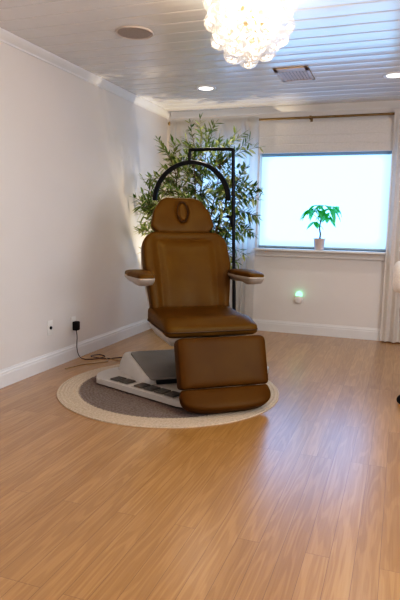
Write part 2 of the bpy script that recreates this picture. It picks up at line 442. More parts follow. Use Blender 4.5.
tube(bm, cord, .0035, 8); obj('cord', bm, mat('cord_dark_grey', (.09, .08, .075), .5), ad)
bm = bmesh.new(); tube(bm, catmull([(-2.40, 3.62, .004), (-2.34, 3.80, .004), (-2.22, 3.95, .004), (-2.28, 4.06, .004), (-2.16, 4.02, .004), (-2.02, 3.98, .016), (-1.93, 3.86, .02)], 10), .0035, 8)
tag(obj('floor_cable', bm, mottled('tan_cable', (.34, .25, .17), (.38, .28, .2), 20, .5)), 'thin tan cable curling over the floor between wall and rug', 'cable')

# air freshener / night light on back wall
fr = thing('plug_in_night_light', 'round white plug-in with glowing green light on the wall under the window', 'night light', (-.985, YB, .385))
bm = bmesh.new(); box(bm, -.035, .035, -.006, 0, -.07, .045, .003); obj('outlet_plate', bm, plate, fr)
bm = bmesh.new(); lathe(bm, [(0, .0), (.03, 0), (.042, .012), (.045, .03), (.038, .048), (.02, .056), (0, .058)], 24, (0, -.004, -.012), Matrix.Rotation(pi / 2, 4, 'X')); obj('body', bm, plate, fr)
gm = mat('green_glow', (.1, .6, .3), .4); bsdf(gm).inputs['Emission Color'].default_value = (.25, 1, .5, 1); bsdf(gm).inputs['Emission Strength'].default_value = 2.2
bm = bmesh.new(); lathe(bm, [(0, 0), (.03, 0), (.036, .02), (.028, .04), (0, .048)], 20, (0, -.006, .036), Matrix.Rotation(pi / 2, 4, 'X')); obj('light_dome', bm, gm, fr)

# ------------------------------------------------------------------ ceiling fittings
sp = thing('ceiling_speaker', 'round grey grille flush in the ceiling above the left wall side', 'speaker', (-1.696, 3.385, H))
sp.scale = (.90, .90, 1)
bm = bmesh.new(); lathe(bm, [(0, -.004), (.105, -.006), (.12, -.004), (.132, -.010), (.136, -.003), (.136, .004), (0, .004)], 40); obj('bezel', bm, mottled('speaker_bezel', (.56, .50, .46), (.60, .54, .50), 8, .5), sp)
bm = bmesh.new(); lathe(bm, [(0, -.009), (.06, -.009), (.118, -.0065), (.118, -.004), (0, -.004)], 40); obj('grille', bm, mottled('speaker_grille', (.36, .31, .28), (.44, .38, .34), 400, .6, .5, 900), sp)
lamp_e = mat('lamp_disc', (1, 1, 1), .4); bsdf(lamp_e).inputs['Emission Color'].default_value = (1, .93, .84, 1); bsdf(lamp_e).inputs['Emission Strength'].default_value = 5
def downlight(x, y, label):
    t = thing('recessed_light', label, 'ceiling light', (x, y, H), 0, 'recessed ceiling lights')
    bm = bmesh.new(); lathe(bm, [(.062, -.001), (.066, -.007), (.088, -.006), (.092, .0), (.092, .004), (.062, .004)], 32); obj('trim_ring', bm, TRIM, t)
    bm = bmesh.new(); lathe(bm, [(0, -.003), (.062, -.003), (.062, .002), (0, .002)], 32); obj('lens', bm, lamp_e, t)
    l = bpy.data.lights.new('downlight', 'SPOT'); l.energy = 26; l.spot_size = R(140); l.spot_blend = .9; l.color = (1, .90, .78); l.shadow_soft_size = .12
    o = bpy.data.objects.new('downlight_lamp', l); COL.objects.link(o); o.location = (x, y, H - .02); o.parent = None
    return t
downlight(-1.738, 4.894, 'recessed round ceiling light near the tree, left of the air vent')
downlight(-.139, 4.88, 'recessed round ceiling light at the right edge, right of the air vent')
vt = thing('ceiling_vent', 'beige rectangular louvred air vent in the ceiling before the window', 'vent', (-.895, 4.63, H - .002))
VM = mottled('vent_metal', (.56, .40, .28), (.62, .45, .32), 12, .4)
bm = bmesh.new()
for x0, x1, y0, y1 in ((-.135, .135, -.195, -.10), (-.135, .135, .165, .195), (-.135, -.105, -.195, .195), (.105, .135, -.195, .195)): box(bm, x0, x1, y0, y1, -.009, .001, .003)
obj('frame', bm, VM, vt)
bm = bmesh.new(); box(bm, -.106, .106, -.101, .166, -.002, .0); obj('duct_opening', bm, mat('vent_dark', (.09, .07, .065), .8), vt)
bm = bmesh.new()
for k in range(8):
    Mx = Matrix.Translation((-.092 + k * .0263, .032, -.006)) @ Matrix.Rotation(R(-30), 4, 'Y'); box(bm, -.010, .010, -.132, .132, -.0008, .0008, 0, M=Mx)
obj('louvres', bm, VM, vt)
# ------------------------------------------------------------------ bubble chandelier
CX, CY = -.79, 2.86
chn = thing('bubble_chandelier', 'cluster chandelier of clear glass bubbles with glowing warm bulbs, hung from the ceiling', 'chandelier', (CX, CY, H))
def globe_mat():
    m = bpy.data.materials.new('clear_bubble_glass'); m.use_nodes = True; nt = m.node_tree; nt.nodes.clear()
    out = nt.nodes.new('ShaderNodeOutputMaterial'); tr = nt.nodes.new('ShaderNodeBsdfTransparent'); tr.inputs[0].default_value = (.97, .96, .95, 1)
    gl = nt.nodes.new('ShaderNodeBsdfGlossy'); gl.inputs['Roughness'].default_value = .06; gl.inputs['Color'].default_value = (1, .97, .93, 1)
    lw = nt.nodes.new('ShaderNodeLayerWeight'); lw.inputs[0].default_value = .35
    rp = nt.nodes.new('ShaderNodeMapRange'); rp.inputs['From Min'].default_value = 0; rp.inputs['From Max'].default_value = 1; rp.inputs['To Min'].default_value = .05; rp.inputs['To Max'].default_value = .45
    mx = nt.nodes.new('ShaderNodeMixShader'); df = nt.nodes.new('ShaderNodeBsdfTranslucent'); df.inputs[0].default_value = (1, .97, .93, 1)
    mx2 = nt.nodes.new('ShaderNodeMixShader'); mx2.inputs[0].default_value = .03
    em = nt.nodes.new('ShaderNodeEmission'); em.inputs[0].default_value = (1, .9, .78, 1); em.inputs[1].default_value = .07  # faint rim glow put into the glass in place of bulb backlight
    ad_ = nt.nodes.new('ShaderNodeAddShader')
    L = nt.links.new
    L(lw.outputs['Facing'], rp.inputs['Value']); L(rp.outputs[0], mx.inputs[0]); L(tr.outputs[0], mx2.inputs[1]); L(df.outputs[0], mx2.inputs[2])
    L(mx2.outputs[0], mx.inputs[1]); L(gl.outputs[0], mx.inputs[2]); L(mx.outputs[0], ad_.inputs[0])
    e2 = nt.nodes.new('ShaderNodeMixShader'); ex = nt.nodes.new('ShaderNodeEmission'); ex.inputs[1].default_value = 0
    L(lw.outputs['Facing'], e2.inputs[0]); L(ex.outputs[0], e2.inputs[1]); L(em.outputs[0], e2.inputs[2]); L(e2.outputs[0], ad_.inputs[1])
    L(ad_.outputs[0], out.inputs[0]); return m
GLOBE = globe_mat()
bulb_m = mat('warm_bulb', (1, .9, .8), .4); bsdf(bulb_m).inputs['Emission Color'].default_value = (1, .86, .66, 1); bsdf(bulb_m).inputs['Emission Strength'].default_value = 7
bm = bmesh.new(); lathe(bm, [(0, 0), (.07, 0), (.07, -.012), (.02, -.02), (.012, -.03), (.012, -.15), (.03, -.16), (.03, -.18), (0, -.19)], 24); obj('canopy', bm, BRASS, chn)
spots = []
for zc, r, n, ph in ((-.365, .0, 1, 0), (-.325, .085, 5, .4), (-.265, .15, 8, .1), (-.19, .18, 9, .5), (-.11, .185, 9, .2), (-.05, .15, 7, .6)):
    for k in range(n):
        a = 2 * pi * k / n + ph; spots.append((r * cos(a), r * sin(a), zc + random.uniform(-.012, .012)))
for (x, y, z) in spots:
    g = bmesh.new(); rad = random.uniform(.048, .058)
    bmesh.ops.create_uvsphere(g, u_segments=20, v_segments=12, radius=rad); g.transform(Matrix.Diagonal((1, 1, .93, 1))); g.transform(Matrix.Translation((x, y, z)))
    gb = obj('glass_globe', g, GLOBE, chn)
    if math.hypot(x, y) > .01:
        s = bmesh.new(); d = Vector((x, y, z + .17)); q = Vector((x, y, z)) - d.normalized() * rad
        tube(s, [(0, 0, -.17), q], .003, 6); lathe(s, [(0, 0), (.011, 0), (.013, .012), (0, .016)], 10, q, d.to_track_quat('Z', 'Y').to_matrix().to_4x4() @ Matrix.Translation((0, 0, -.012)))
        obj('brass_stem', s, BRASS, gb)
for k in range(5):
    a = 2 * pi * k / 5 + .3; x, y, z = .10 * cos(a), .10 * sin(a), -.08 if k % 2 else -.13
    b_ = bmesh.new(); lathe(b_, [(0, -.04), (.012, -.036), (.019, -.02), (.015, -.002), (.009, .01), (.009, .02), (0, .02)], 14, (x, y, z)); obj('bulb', b_, bulb_m, chn)
    l = bpy.data.lights.new('chandelier_bulb', 'POINT'); l.energy = 7; l.color = (1, .86, .70); l.shadow_soft_size = .05
    o = bpy.data.objects.new('chandelier_lamp', l); COL.objects.link(o); o.location = (CX + x, CY + y, H + z - .055)

# ------------------------------------------------------------------ rug
RX, RY, RR = -1.456, 3.466, .757
def rug_mat():
    m = mat('jute_rug', (.5, .4, .3), .95)
    tc = nd(m, 'ShaderNodeTexCoord'); ln = nd(m, 'ShaderNodeVectorMath', operation='LENGTH'); lk(m, tc, 'Object', ln, 0)
    nz = nd(m, 'ShaderNodeTexNoise'); nz.inputs['Scale'].default_value = 90; nz.inputs['Detail'].default_value = 3; lk(m, tc, 'Object', nz, 'Vector')
    n2 = nd(m, 'ShaderNodeTexNoise'); n2.inputs['Scale'].default_value = 9; lk(m, tc, 'Object', n2, 'Vector')
    ad1 = nd(m, 'ShaderNodeMath', operation='MULTIPLY_ADD'); lk(m, nz, 'Fac', ad1, 0); ad1.inputs[1].default_value = .03; lk(m, ln, 'Value', ad1, 2)
    rp = nd(m, 'ShaderNodeValToRGB'); e = rp.color_ramp.elements
    e[0].position = .625; e[0].color = (0, 0, 0, 1); e[1].position = .636; e[1].color = (1, 1, 1, 1)
    lk(m, ad1, 'Value', rp, 'Fac')
    def two(c1, c2):
        r = nd(m, 'ShaderNodeValToRGB'); r.color_ramp.elements[0].color = (*c1, 1); r.color_ramp.elements[1].color = (*c2, 1)
        r.color_ramp.elements[0].position = .35; r.color_ramp.elements[1].position = .65; lk(m, nz, 'Fac', r, 'Fac'); return r
    a = two((.13, .098, .085), (.23, .18, .155)); b = two((.47, .37, .27), (.60, .49, .37))
    mx = nd(m, 'ShaderNodeMix', data_type='RGBA'); L = m.node_tree.links.new
    L(rp.outputs['Color'], mx.inputs[0]); L(a.outputs['Color'], mx.inputs[6]); L(b.outputs['Color'], mx.inputs[7]); L(mx.outputs[2], bsdf(m).inputs['Base Color'])
    # concentric braid bump
    wv = nd(m, 'ShaderNodeMath', operation='MULTIPLY'); lk(m, ln, 'Value', wv, 0); wv.inputs[1].default_value = 260
    si = nd(m, 'ShaderNodeMath', operation='SINE'); lk(m, wv, 0, si, 0)
    ad2 = nd(m, 'ShaderNodeMath', operation='ADD'); lk(m, si, 0, ad2, 0); lk(m, nz, 'Fac', ad2, 1)
    bp = nd(m, 'ShaderNodeBump'); bp.inputs['Strength'].default_value = .5; bp.inputs['Distance'].default_value = .003
    lk(m, ad2, 0, bp, 'Height'); lk(m, bp, 'Normal', bsdf(m), 'Normal')
    return m
bm = bmesh.new(); prev = None; seg = 160
radii = [0, .2, .4, .6, .66, .72, .745, .757, .757]; zz = [.009] * 6 + [.010, .006, 0.0005]
rings = []
for r, z in zip(radii, zz):
    if r == 0: rings.append([bm.verts.new((0, 0, z))]); continue
    ring = []
    for k in range(seg):
        a = 2 * pi * k / seg; w = 1 + (.006 * noise.noise(Vector((cos(a) * 4, sin(a) * 4, 0)))) * (r / .757) ** 4
        lift = .006 * max(0, noise.noise(Vector((cos(a) * 2.5, sin(a) * 2.5, 3)))) * sm(.6, .757, r)
        ring.append(bm.verts.new((r * w * cos(a), r * w * sin(a), z + (lift if z > .001 else 0))))
    rings.append(ring)
for a, b in zip(rings, rings[1:]):
    for k in range(seg):
        f = list(dict.fromkeys([a[k % len(a)], a[(k + 1) % seg % len(a)], b[(k + 1) % seg], b[k]])); bm.faces.new(f)
bm.faces.new(rings[-1][::-1])
o = obj('round_rug', bm, rug_mat()); o.location = (RX, RY, 0)
tag(o, 'round woven rug with cream border and grey-brown centre under the tan chair', 'rug')

# ------------------------------------------------------------------ treatment chair
CHX, CHY, TH = -1.283, 3.558, .668
chair = thing('treatment_chair', 'tan upholstered reclining treatment chair on white motorised base, standing on the round rug', 'chair', (CHX, CHY, 0), TH)
RZ = .019
def resample(poly, N):
    L = [0]
    for i in range(len(poly)): L.append(L[-1] + (poly[(i + 1) % len(poly)] - poly[i]).length)
    out = []
    for k in range(N):
        s = L[-1] * k / N
        i = max(j for j in range(len(poly)) if L[j] <= s + 1e-9); t = (s - L[i]) / max(1e-9, L[i + 1] - L[i])
        out.append(poly[i].lerp(poly[(i + 1) % len(poly)], t))
    return out
# low slab, flared at the rear
half = [(.20, -.46), (.27, -.40), (.668, .24), (.64, .38), (.50, .50)]
slab = rpoly(half + [(-x, y) for x, y in half[::-1]], .045, 6)
bm = prism(slab, RZ, RZ + .036, .012, 4)
base = obj('base', bm, WHITEPL, chair)
# raised housing under a lid that slopes down to the front
lo = rpoly([(-.385, -.015), (.385, -.015), (.49, .47), (-.49, .47)], .05, 6)
hi = rpoly([(-.358, -.005), (.358, -.005), (.435, .405), (-.435, .405)], .03, 6)
N = 120
lo_, hi_ = resample(lo, N), resample(hi, N); lev = []
def lidz(x, y): return .098 + .092 * max(0, min(1, (y - .01) / .34))
bm = bmesh.new()
for t in (0, .3, .65, .9, 1.0):
    ring = []
    for p, q in zip(lo_, hi_):
        r = p.lerp(q, t); top = lidz(q.x, q.y)
        ring.append(bm.verts.new((r.x, r.y, RZ + .03 + (top - RZ - .03) * sin(t * pi / 2) ** .85)))
    lev.append(ring)
cen = Vector((0, .2))
for s_ in (.985, .8, .5, .2):
    lev.append([bm.verts.new(((cen + (q - cen) * s_).x, (cen + (q - cen) * s_).y, lidz(*(cen + (q - cen) * s_)) + .002)) for q in hi_])
for a, b in zip(lev, lev[1:]):
    for k in range(N): bm.faces.new((a[k], a[(k + 1) % N], b[(k + 1) % N], b[k]))
bm.faces.new(lev[-1]); bm.faces.new(lev[0]); obj('motor_housing', bm, WHITEPL, base)
bm = prism(rpoly([(-.340, -.035), (.340, -.035), (.408, .35), (-.408, .35)], .022, 5), 0, .012, .005, 3)
for v in bm.verts: v.co.z += lidz(v.co.x, .01) + (v.co.y - .01) / .34 * .092 + .002
obj('lift_cover', bm, GREYPL, chair)
bm = bmesh.new(); box(bm, -.30, .30, -.036, .02, RZ + .040, .086, .004); obj('cover_gap_shade', bm, BLACK, base)  # black bar standing in for the shade under the lid
# foot pedals along both flared edges
for sd in (-1, 1):
    tip = Vector((-.665, .24)); d = Vector((.535, -.845)); n_ = Vector((.845, .535))
    def ped(t, ins, w, dp, name='foot_pedal', tray=False):
        c = tip + d * t + n_ * ins
        Mx = Matrix.Translation((c.x, c.y, 0)) @ Matrix.Rotation(math.atan2(d.y, d.x), 4, 'Z')
        bm = bmesh.new()
        if tray: box(bm, -w / 2, w / 2, -dp / 2, dp / 2, RZ + .030, RZ + .039, .003)
        else:
            box(bm, -w / 2, w / 2, -dp / 2, dp / 2, RZ + .035, RZ + .050, .005, 3)
            for q in (-1, 0, 1): box(bm, -w * .34, w * .34, q * dp * .24 - .004, q * dp * .24 + .004, RZ + .048, RZ + .053, .001)
        bm.transform(Mx)
        if sd > 0: bm.transform(Matrix.Diagonal((-1, 1, 1, 1)))
        obj(name, bm, TRAY if tray else PEDAL, base)
    for k in range(2): ped(.150 + k * .090, .068, .079, .086)
    ped(.195, .068, .19, .10, 'pedal_tray', True)
    for k in range(4): ped(.385 + k * .092, .066, .079, .088)
    ped(.523, .066, .385, .104, 'pedal_tray', True)
# lift column
bm = bmesh.new(); box(bm, -.11, .11, -.02, .20, .12, .36, .02, 3); obj('lift_column', bm, BLACK, chair)
bm = bmesh.new(); box(bm, -.16, .16, -.14, .17, .34, .40, .02, 3); obj('swivel_block', bm, GREYPL, chair)
# seat frame: white curved pan
pan = rpoly([(-.285, -.27), (.285, -.27), (.285, .28), (-.285, .28)], .06, 5)
bm = bmesh.new(); pan_ = resample(pan, 96); L_ = []
for s, z in ((.5, .335), (.74, .34), (.86, .352), (.94, .38), (1.0, .41), (1.02, .435), (1.0, .452)):
    L_.append([bm.verts.new((p.x * s, p.y * s + .005, z + .012 * sm(-.2, -.28, p.y))) for p in pan_])
for a, b in zip(L_, L_[1:]):
    for k in range(96): bm.faces.new((a[k], a[(k + 1) % 96], b[(k + 1) % 96], b[k]))
bm.faces.new(L_[0]); bm.faces.new(L_[-1]); obj('seat_frame', bm, WHITEPL, chair)
# seat cushion
def seat_detail(x, z):  # x lateral, z = depth axis here
    return -.012 * math.exp(-((x / .12) ** 2)) - .006 * math.exp(-(((abs(x) - .2) / .012) ** 2))
ol = rpoly([(-.316, -.315), (.316, -.315), (.306, .27), (-.306, .27)], [.045, .045, .06, .06], 6)
bm = pillow(ol, .122, 5, lambda x, z: -.014 * math.exp(-(x / .17) ** 2 - ((z - .02) / .2) ** 2))
# pillow is in XZ with front -Y: turn front up
def seatmap(c):
    x, t, yy = c.x, -c.y, c.z
    z = .484 + t
    z += .020 * sm(-.05, .28, yy) * (1 if t > 0 else .2)
    z -= .030 * sm(-.16, -.31, yy) * (1 if t > 0 else .25)
    return (x, yy, z)
xf(bm, seatmap); obj('seat', bm, LEATHER, chair)
bm = bmesh.new()
tube(bm, [Vector((p.x * 1.004, p.y * 1.003, .458 + .006 * sm(-.1, -.3, p.y))) for p in resample(ol, 100)] + [Vector((resample(ol, 100)[0].x * 1.004, resample(ol, 100)[0].y * 1.003, .458))], .0042, 6)
obj('seat_piping', bm, LEATHER_D, chair)

# tilt helper: local cushion plane origin o, leaning angle
def place(bm, o, lean):
    """cushion modelled upright in XZ, front -Y; lean back about X by `lean` and move to o"""
    bm.transform(Matrix.Translation(o) @ Matrix.Rotation(-lean, 4, 'X')); return bm
# backrest: bottom (0,.20,.53) top (0,.40,1.03)
BB, BT = Vector((0, .225, .49)), Vector((0, .425, 1.065))
LEAN = math.atan2(BT.y - BB.y, BT.z - BB.z); BL = (BT - BB).length
ol = rpoly([(-.285, 0), (.285, 0), (.328, .36), (.316, BL), (-.316, BL), (-.328, .36)], [.05, .05, .1, .17, .17, .1], 8)
def back_detail(x, z):
    # recessed centre panel with a soft seam
    hw_ = .205 + .015 * (z / BL); top = BL - .065
    dx_ = hw_ - abs(x); dz_ = top - z
    d = min(dx_, dz_) if dz_ > -.2 else -1
    d = min(dx_, dz_)
    g = -.008 * math.exp(-(d / .012) ** 2) * (.35 + .65 * (dz_ < dx_))
    inner = sm(0, .06, d) * .010
    outer = .010 * sm(0, -.05, d)
    return g + inner + outer - .012 * math.exp(-(x / .12) ** 2) * sm(.5, .2, z)
bm = pillow(ol, .115, 5, back_detail, 34)
def bend(c): 
    return (c.x, c.y - .035 * (c.x / .3) ** 2 * 1.0 - .018 * sin(pi * min(1, c.z / .45)) * 1.0, c.z)
xf(bm, bend); place(bm, BB, LEAN); obj('backrest', bm, LEATHER, chair)
bm = pillow([p * .96 + Vector((0, .012)) for p in ol], .05, 6, None, 16); place(bm, BB + Vector((0, .065, .0)), LEAN); obj('back_shell', bm, WHITEPL, chair)
# headrest
HB, HT = Vector((0, .415, 1.055)), Vector((0, .50, 1.325)); HL = (HT - HB).length; HLE = math.atan2(HT.y - HB.y, HT.z - HB.z)
ol = rpoly([(-.175, 0), (.175, 0), (.222, .05), (.20, .16), (.13, HL), (-.13, HL), (-.20, .16), (-.222, .05)], [.05, .05, .04, .11, .10, .10, .11, .04], 8)
def head_detail(x, z):
    r = math.hypot(x / .042, (z - .165) / .078); return -.016 * math.exp(-((r - 1) / .16) ** 2) + .002 * (r < 1)
bm = pillow(ol, .095, 4, head_detail, 44, center=(0, .145)); xf(bm, lambda c: (c.x, c.y - .03 * (c.x / .2) ** 2, c.z))
xf(bm, lambda c: (c.x * 1.09 - .006, c.y, c.z)); place(bm, HB, HLE); head = obj('headrest', bm, LEATHER, chair)
ov = [Vector((.033 * cos(2 * pi * k / 40), .165 + .068 * sin(2 * pi * k / 40))) for k in range(40)]
bm = pillow(ov, .03, 3, None, 10, center=(0, .165)); xf(bm, lambda c: (c.x, c.y - .042, c.z)); place(bm, HB, HLE); obj('face_cushion', bm, LEATHER, head)
bm = bmesh.new(); ring = [Vector((.040 * cos(2 * pi * k / 40), -.045, .165 + .076 * sin(2 * pi * k / 40))) for k in range(41)]; tube(bm, ring, .004, 6); place(bm, HB, HLE); obj('hole_seam', bm, LEATHER_D, head)
bm = bmesh.new()
for s in (-1, 1): tube(bm, [(s * .05, .41, .98), (s * .05, .445, 1.12)], .007, 8)
obj('headrest_post', bm, STEEL, chair)
# armrests
for s in (-1, 1):
    AO = .402 if s < 0 else .362
    pad = rpoly([(-.05, -.215), (.05, -.215), (.086, .0), (.07, .20), (-.07, .20), (-.086, .0)], [.04, .04, .1, .05, .05, .1], 6)
    bm = pillow(pad, .062, 2.8, None, 16)
    AZ = .795
    xf(bm, lambda c: (s * AO + c.x, .045 + c.z, AZ - c.y * (1 if c.y < 0 else .7)))
    arm = obj('armrest', bm, LEATHER, chair)
    bm = bmesh.new(); L_ = []; pr2 = resample(pad, 60)
    for sc, z in ((1.0, -.004), (1.03, -.012), (1.0, -.024), (.86, -.038), (.5, -.05), (.15, -.052)):
        L_.append([bm.verts.new((s * AO + p.x * sc, .045 + (p.y + .02) * sc - .02, AZ + z - (.012 if sc < .9 else 0) * sm(-.02, -.16, p.y))) for p in pr2])
    for a, b in zip(L_, L_[1:]):
        for k in range(60): bm.faces.new((a[k], a[(k + 1) % 60], b[(k + 1) % 60], b[k]))
    bm.faces.new(L_[0]); bm.faces.new(L_[-1]); obj('arm_shell', bm, ARMSH, arm)
    bm = bmesh.new(); tube(bm, catmull([(s * .38, .13, AZ - .04), (s * .36, .22, AZ - .05), (s * .30, .33, AZ - .03)], 6), .016, 10); obj('arm_bracket', bm, STEEL, arm)
# leg rest and foot rest
LT, LB = Vector((0, -.40, .445)), Vector((0, -.49, .150))
LL = (LT - LB).length; LA = -math.atan2(LT.y - LB.y, LT.z - LB.z)
ol = rpoly([(-.280, 0), (.296, 0), (.298, LL), (-.282, LL)], [.025, .025, .04, .04], 6)
bm = pillow(ol, .115, 7, lambda x, z: -.006 * math.exp(-(x / .2) ** 2)); place(bm, LB, -LA); obj('leg_rest', bm, LEATHER_SHADED, chair)
bm = bmesh.new(); box(bm, -.05, .05, -.40, -.26, .40, .425, .006); box(bm, -.2, .2, -.37, -.34, .2, .38, .01); obj('leg_rest_hinge', bm, STEEL, chair)
FT, FB = Vector((0, -.50, .142)), Vector((0, -.595, .030))
FT = Vector((.008, FT.y, FT.z)); FB = Vector((.008, FB.y, FB.z)); FL = (FT - FB).length; FA = -math.atan2(FT.y - FB.y, FT.z - FB.z)
sq = lambda v, e: math.copysign(abs(v) ** e, v)
ol = [Vector((.292 * sq(cos(a), .62), FL * .72 + FL * .72 * sq(sin(a), .75))) for a in [-pi + pi * k / 60 for k in range(61)]]
ol += [Vector(p) for p in rpoly([(.292, FL * .72), (.285, FL), (-.285, FL), (-.292, FL * .72)], [.001, .015, .015, .001], 4) if p.y > FL * .74]
bm = pillow(ol, .095, 4, None, center=(0, FL * .55)); place(bm, FB, -FA); obj('foot_rest', bm, LEATHER_SHADED, chair)

# ------------------------------------------------------------------ half-moon lamp
LX, LY = -1.29, 4.5
lampt = thing('half_moon_floor_lamp', 'black half-moon floor lamp arched over the headrest, standing behind the tan chair', 'lamp', (LX, LY, 0))
bm = bmesh.new(); lathe(bm, [(0, 0), (.14, 0), (.14, .012), (.13, .018), (.02, .022), (.015, .04), (0, .04)], 36); obj('base', bm, BLACK, lampt)
bm = bmesh.new(); tx = -.058
path = [(0, 0, .03), (-.02, 0, .6), (-.04, 0, 1.15), (tx, 0, 1.69), (tx - .004, 0, 1.728), (tx - .03, 0, 1.752), (-.41, 0, 1.757), (-.435, 0, 1.75), (-.442, 0, 1.725), (-.442, 0, 1.665)]
tube(bm, path[:4], .0145, 12); tube(bm, catmull(path[3:], 4), .0135, 12); obj('pole', bm, BLACK, lampt)
bm = bmesh.new(); lathe(bm, [(0, -.05), (.018, -.05), (.022, -.03), (.022, .03), (.018, .05), (0, .05)], 16, (-.045, 0, 1.17)); tube(bm, [(-.045, 0, 1.19), (-.045 - .055, -.0, 1.21)], .012, 8); obj('height_clamp', bm, BLACK, lampt)
bm = bmesh.new(); tube(bm, catmull([(-.06, -.015, 1.19), (-.075, -.02, 1.08), (-.09, -.015, .93), (-.085, -.012, .75), (-.06, -.012, .5), (-.03, -.012, .25), (-.01, -.03, .03)], 8), .0035, 6); obj('power_cord', bm, BLACK, lampt)
bm = bmesh.new(); bmesh.ops.create_uvsphere(bm, u_segments=14, v_segments=10, radius=.022); bm.transform(Matrix.Translation((-.442, 0, 1.655))); obj('ball_joint', bm, BLACK, lampt)
# arc: half ring with flat section
bm = bmesh.new(); ax, az, ar = -.425, 1.335, .335; prev = None; nA = 48; first = None
for k in range(nA + 1):
    a = pi * (.0 + 1.0 * k / nA); d = Vector((cos(a), 0, sin(a) * .95)); c = Vector((ax, 0, az)) + d * ar
    ring = [bm.verts.new(c + d * p + Vector((0, q, 0))) for p, q in ((-.018, -.018), (.012, -.018), (.019, -.008), (.019, .012), (-.018, .012))]
    if prev:
        for i in range(5): bm.faces.new((prev[i], prev[(i + 1) % 5], ring[(i + 1) % 5], ring[i]))
    else: first = ring
    prev = ring
bm.faces.new(first); bm.faces.new(prev); obj('light_arc', bm, BLACK, lampt)
bm = bmesh.new(); prev = None
for k in range(nA + 1):
    a = pi * (.02 + .96 * k / nA); d = Vector((cos(a), 0, sin(a) * .95)); c = Vector((ax, 0, az)) + d * ar
    ring = [bm.verts.new(c + d * p + Vector((0, q, 0))) for p, q in ((-.009, .0125), (.010, .0125), (.010, .016), (-.009, .016))]
    if prev:
        for i in range(4): bm.faces.new((prev[i], prev[(i + 1) % 4], ring[(i + 1) % 4], ring[i]))
    prev = ring
obj('diffuser', bm, mat('led_diffuser', (.7, .7, .68), .5), lampt)

# ------------------------------------------------------------------ leafy tree
TX, TY = -1.93, 5.12
tree = thing('potted_tree', 'tall leafy green artificial tree in the corner behind the tan chair', 'tree', (TX, TY, 0))
BARK = mottled('brown_bark', (.13, .085, .05), (.2, .14, .09), 30, .8, .6, 120)
LEAF = mottled('deep_green_leaf', (.07, .14, .03), (.21, .28, .07), 7, .42)
LEAFY = mottled('yellow_green_leaf', (.28, .33, .10), (.44, .46, .20), 9, .45)
BASK = mottled('woven_basket', (.35, .24, .13), (.45, .32, .19), 60, .8, .8, 200)
bm = bmesh.new(); lathe(bm, [(0, 0), (.13, 0), (.145, .05), (.15, .15), (.14, .27), (.13, .27), (.135, .25), (0, .24)], 28); obj('basket', bm, BASK, tree)
bm = bmesh.new(); lathe(bm, [(0, .245), (.06, .25), (.132, .243), (.13, .235), (0, .235)], 24); obj('soil', bm, mat('soil', (.04, .028, .02), .95), tree)
rnd = random.Random(11); leaves = [bmesh.new(), bmesh.new()]; wood = bmesh.new()
def add_leaf(p, d, L, W, nrm):
    b = leaves[0 if rnd.random() < .68 else 1]
    d = d.normalized(); s = d.cross(nrm)
    if s.length < .05: s = d.cross(Vector((1, 0, .3)))
    s.normalize(); n2 = s.cross(d)
    droop = -n2 * 0 + Vector((0, 0, -1)) * L * .12
    pts = []
    for t, w, dr in ((0, .06, 0), (.3, .9, .1), (.62, .85, .45), (1, 0, 1)):
        c = p + d * L * t + droop * dr
        if w == 0: pts.append((b.verts.new(c),))
        else: pts.append((b.verts.new(c - s * W * w / 2), b.verts.new(c + n2 * -W * .12), b.verts.new(c + s * W * w / 2)))
    for a, c in zip(pts, pts[1:]):
        if len(c) == 3:
            b.faces.new((a[0], a[1], c[1], c[0])); b.faces.new((a[1], a[2], c[2], c[1]))
        else:
            b.faces.new((a[0], a[1], c[0])); b.faces.new((a[1], a[2], c[0]))
XMIN, YMAX = XL + .03 - TX, (YB - .15) - TY
def okp(q): return q.x > XMIN and q.y < YMAX and q.z < H - .1
def spray(p0, d0, L, n=None, wr=.004):
    """a twig with paired lance leaves, curving out and down"""
    pts = [p0.copy()]; d = d0.normalized(); st = L / 8
    for k in range(8):
        d = (d + Vector((rnd.uniform(-.1, .1), rnd.uniform(-.1, .1), -.06 + rnd.uniform(-.06, .06)))).normalized()
        q = pts[-1] + d * st
        if q.x < XMIN: q.x = XMIN
        if q.y > YMAX: q.y = YMAX
        pts.append(q)
    tube(wood, pts, [wr, .0012], 5)
    cnt = n or int(L / .017)
    for k in range(cnt):
        t = (.12 + .88 * (k + .5) / cnt) * 8; i = min(7, int(t)); p = pts[i].lerp(pts[i + 1], t - i); dd = (pts[i + 1] - pts[i]).normalized()
        az = rnd.uniform(0, 2 * pi); side = dd.cross(Vector((cos(az), sin(az), .3))).normalized()
        ld = dd * rnd.uniform(.5, .95) + side * rnd.uniform(.6, 1)
        Lf = rnd.uniform(.065, .105)
        tip = p + ld.normalized() * Lf
        if not okp(tip): continue
        add_leaf(p, ld, Lf, rnd.uniform(.018, .027), Vector((rnd.uniform(-.5, .5), rnd.uniform(-.8, .2), 1)))
    add_leaf(pts[-1], pts[-1] - pts[-2], .06, .013, Vector((0, -.4, 1)))
stems = [[(0, 0, .24), (.02, -.02, .8), (.03, .0, 1.3), (0.0, .02, 1.72)],
         [(-.04, .03, .24), (-.08, .06, .8), (-.14, .03, 1.25), (-.20, .02, 1.66)],
         [(.04, .02, .24), (.10, .04, .75), (.18, .02, 1.2), (.26, .04, 1.66)],
         [(0, .05, .24), (-.02, .10, .9), (.03, .12, 1.4), (.08, .14, 1.85)],
         [(.03, -.04, .24), (.16, -.03, .8), (.30, -.04, 1.2), (.42, -.03, 1.46)],
         [(-.03, -.03, .24), (-.16, -.06, .75), (-.28, -.06, 1.1), (-.38, -.05, 1.34)]]
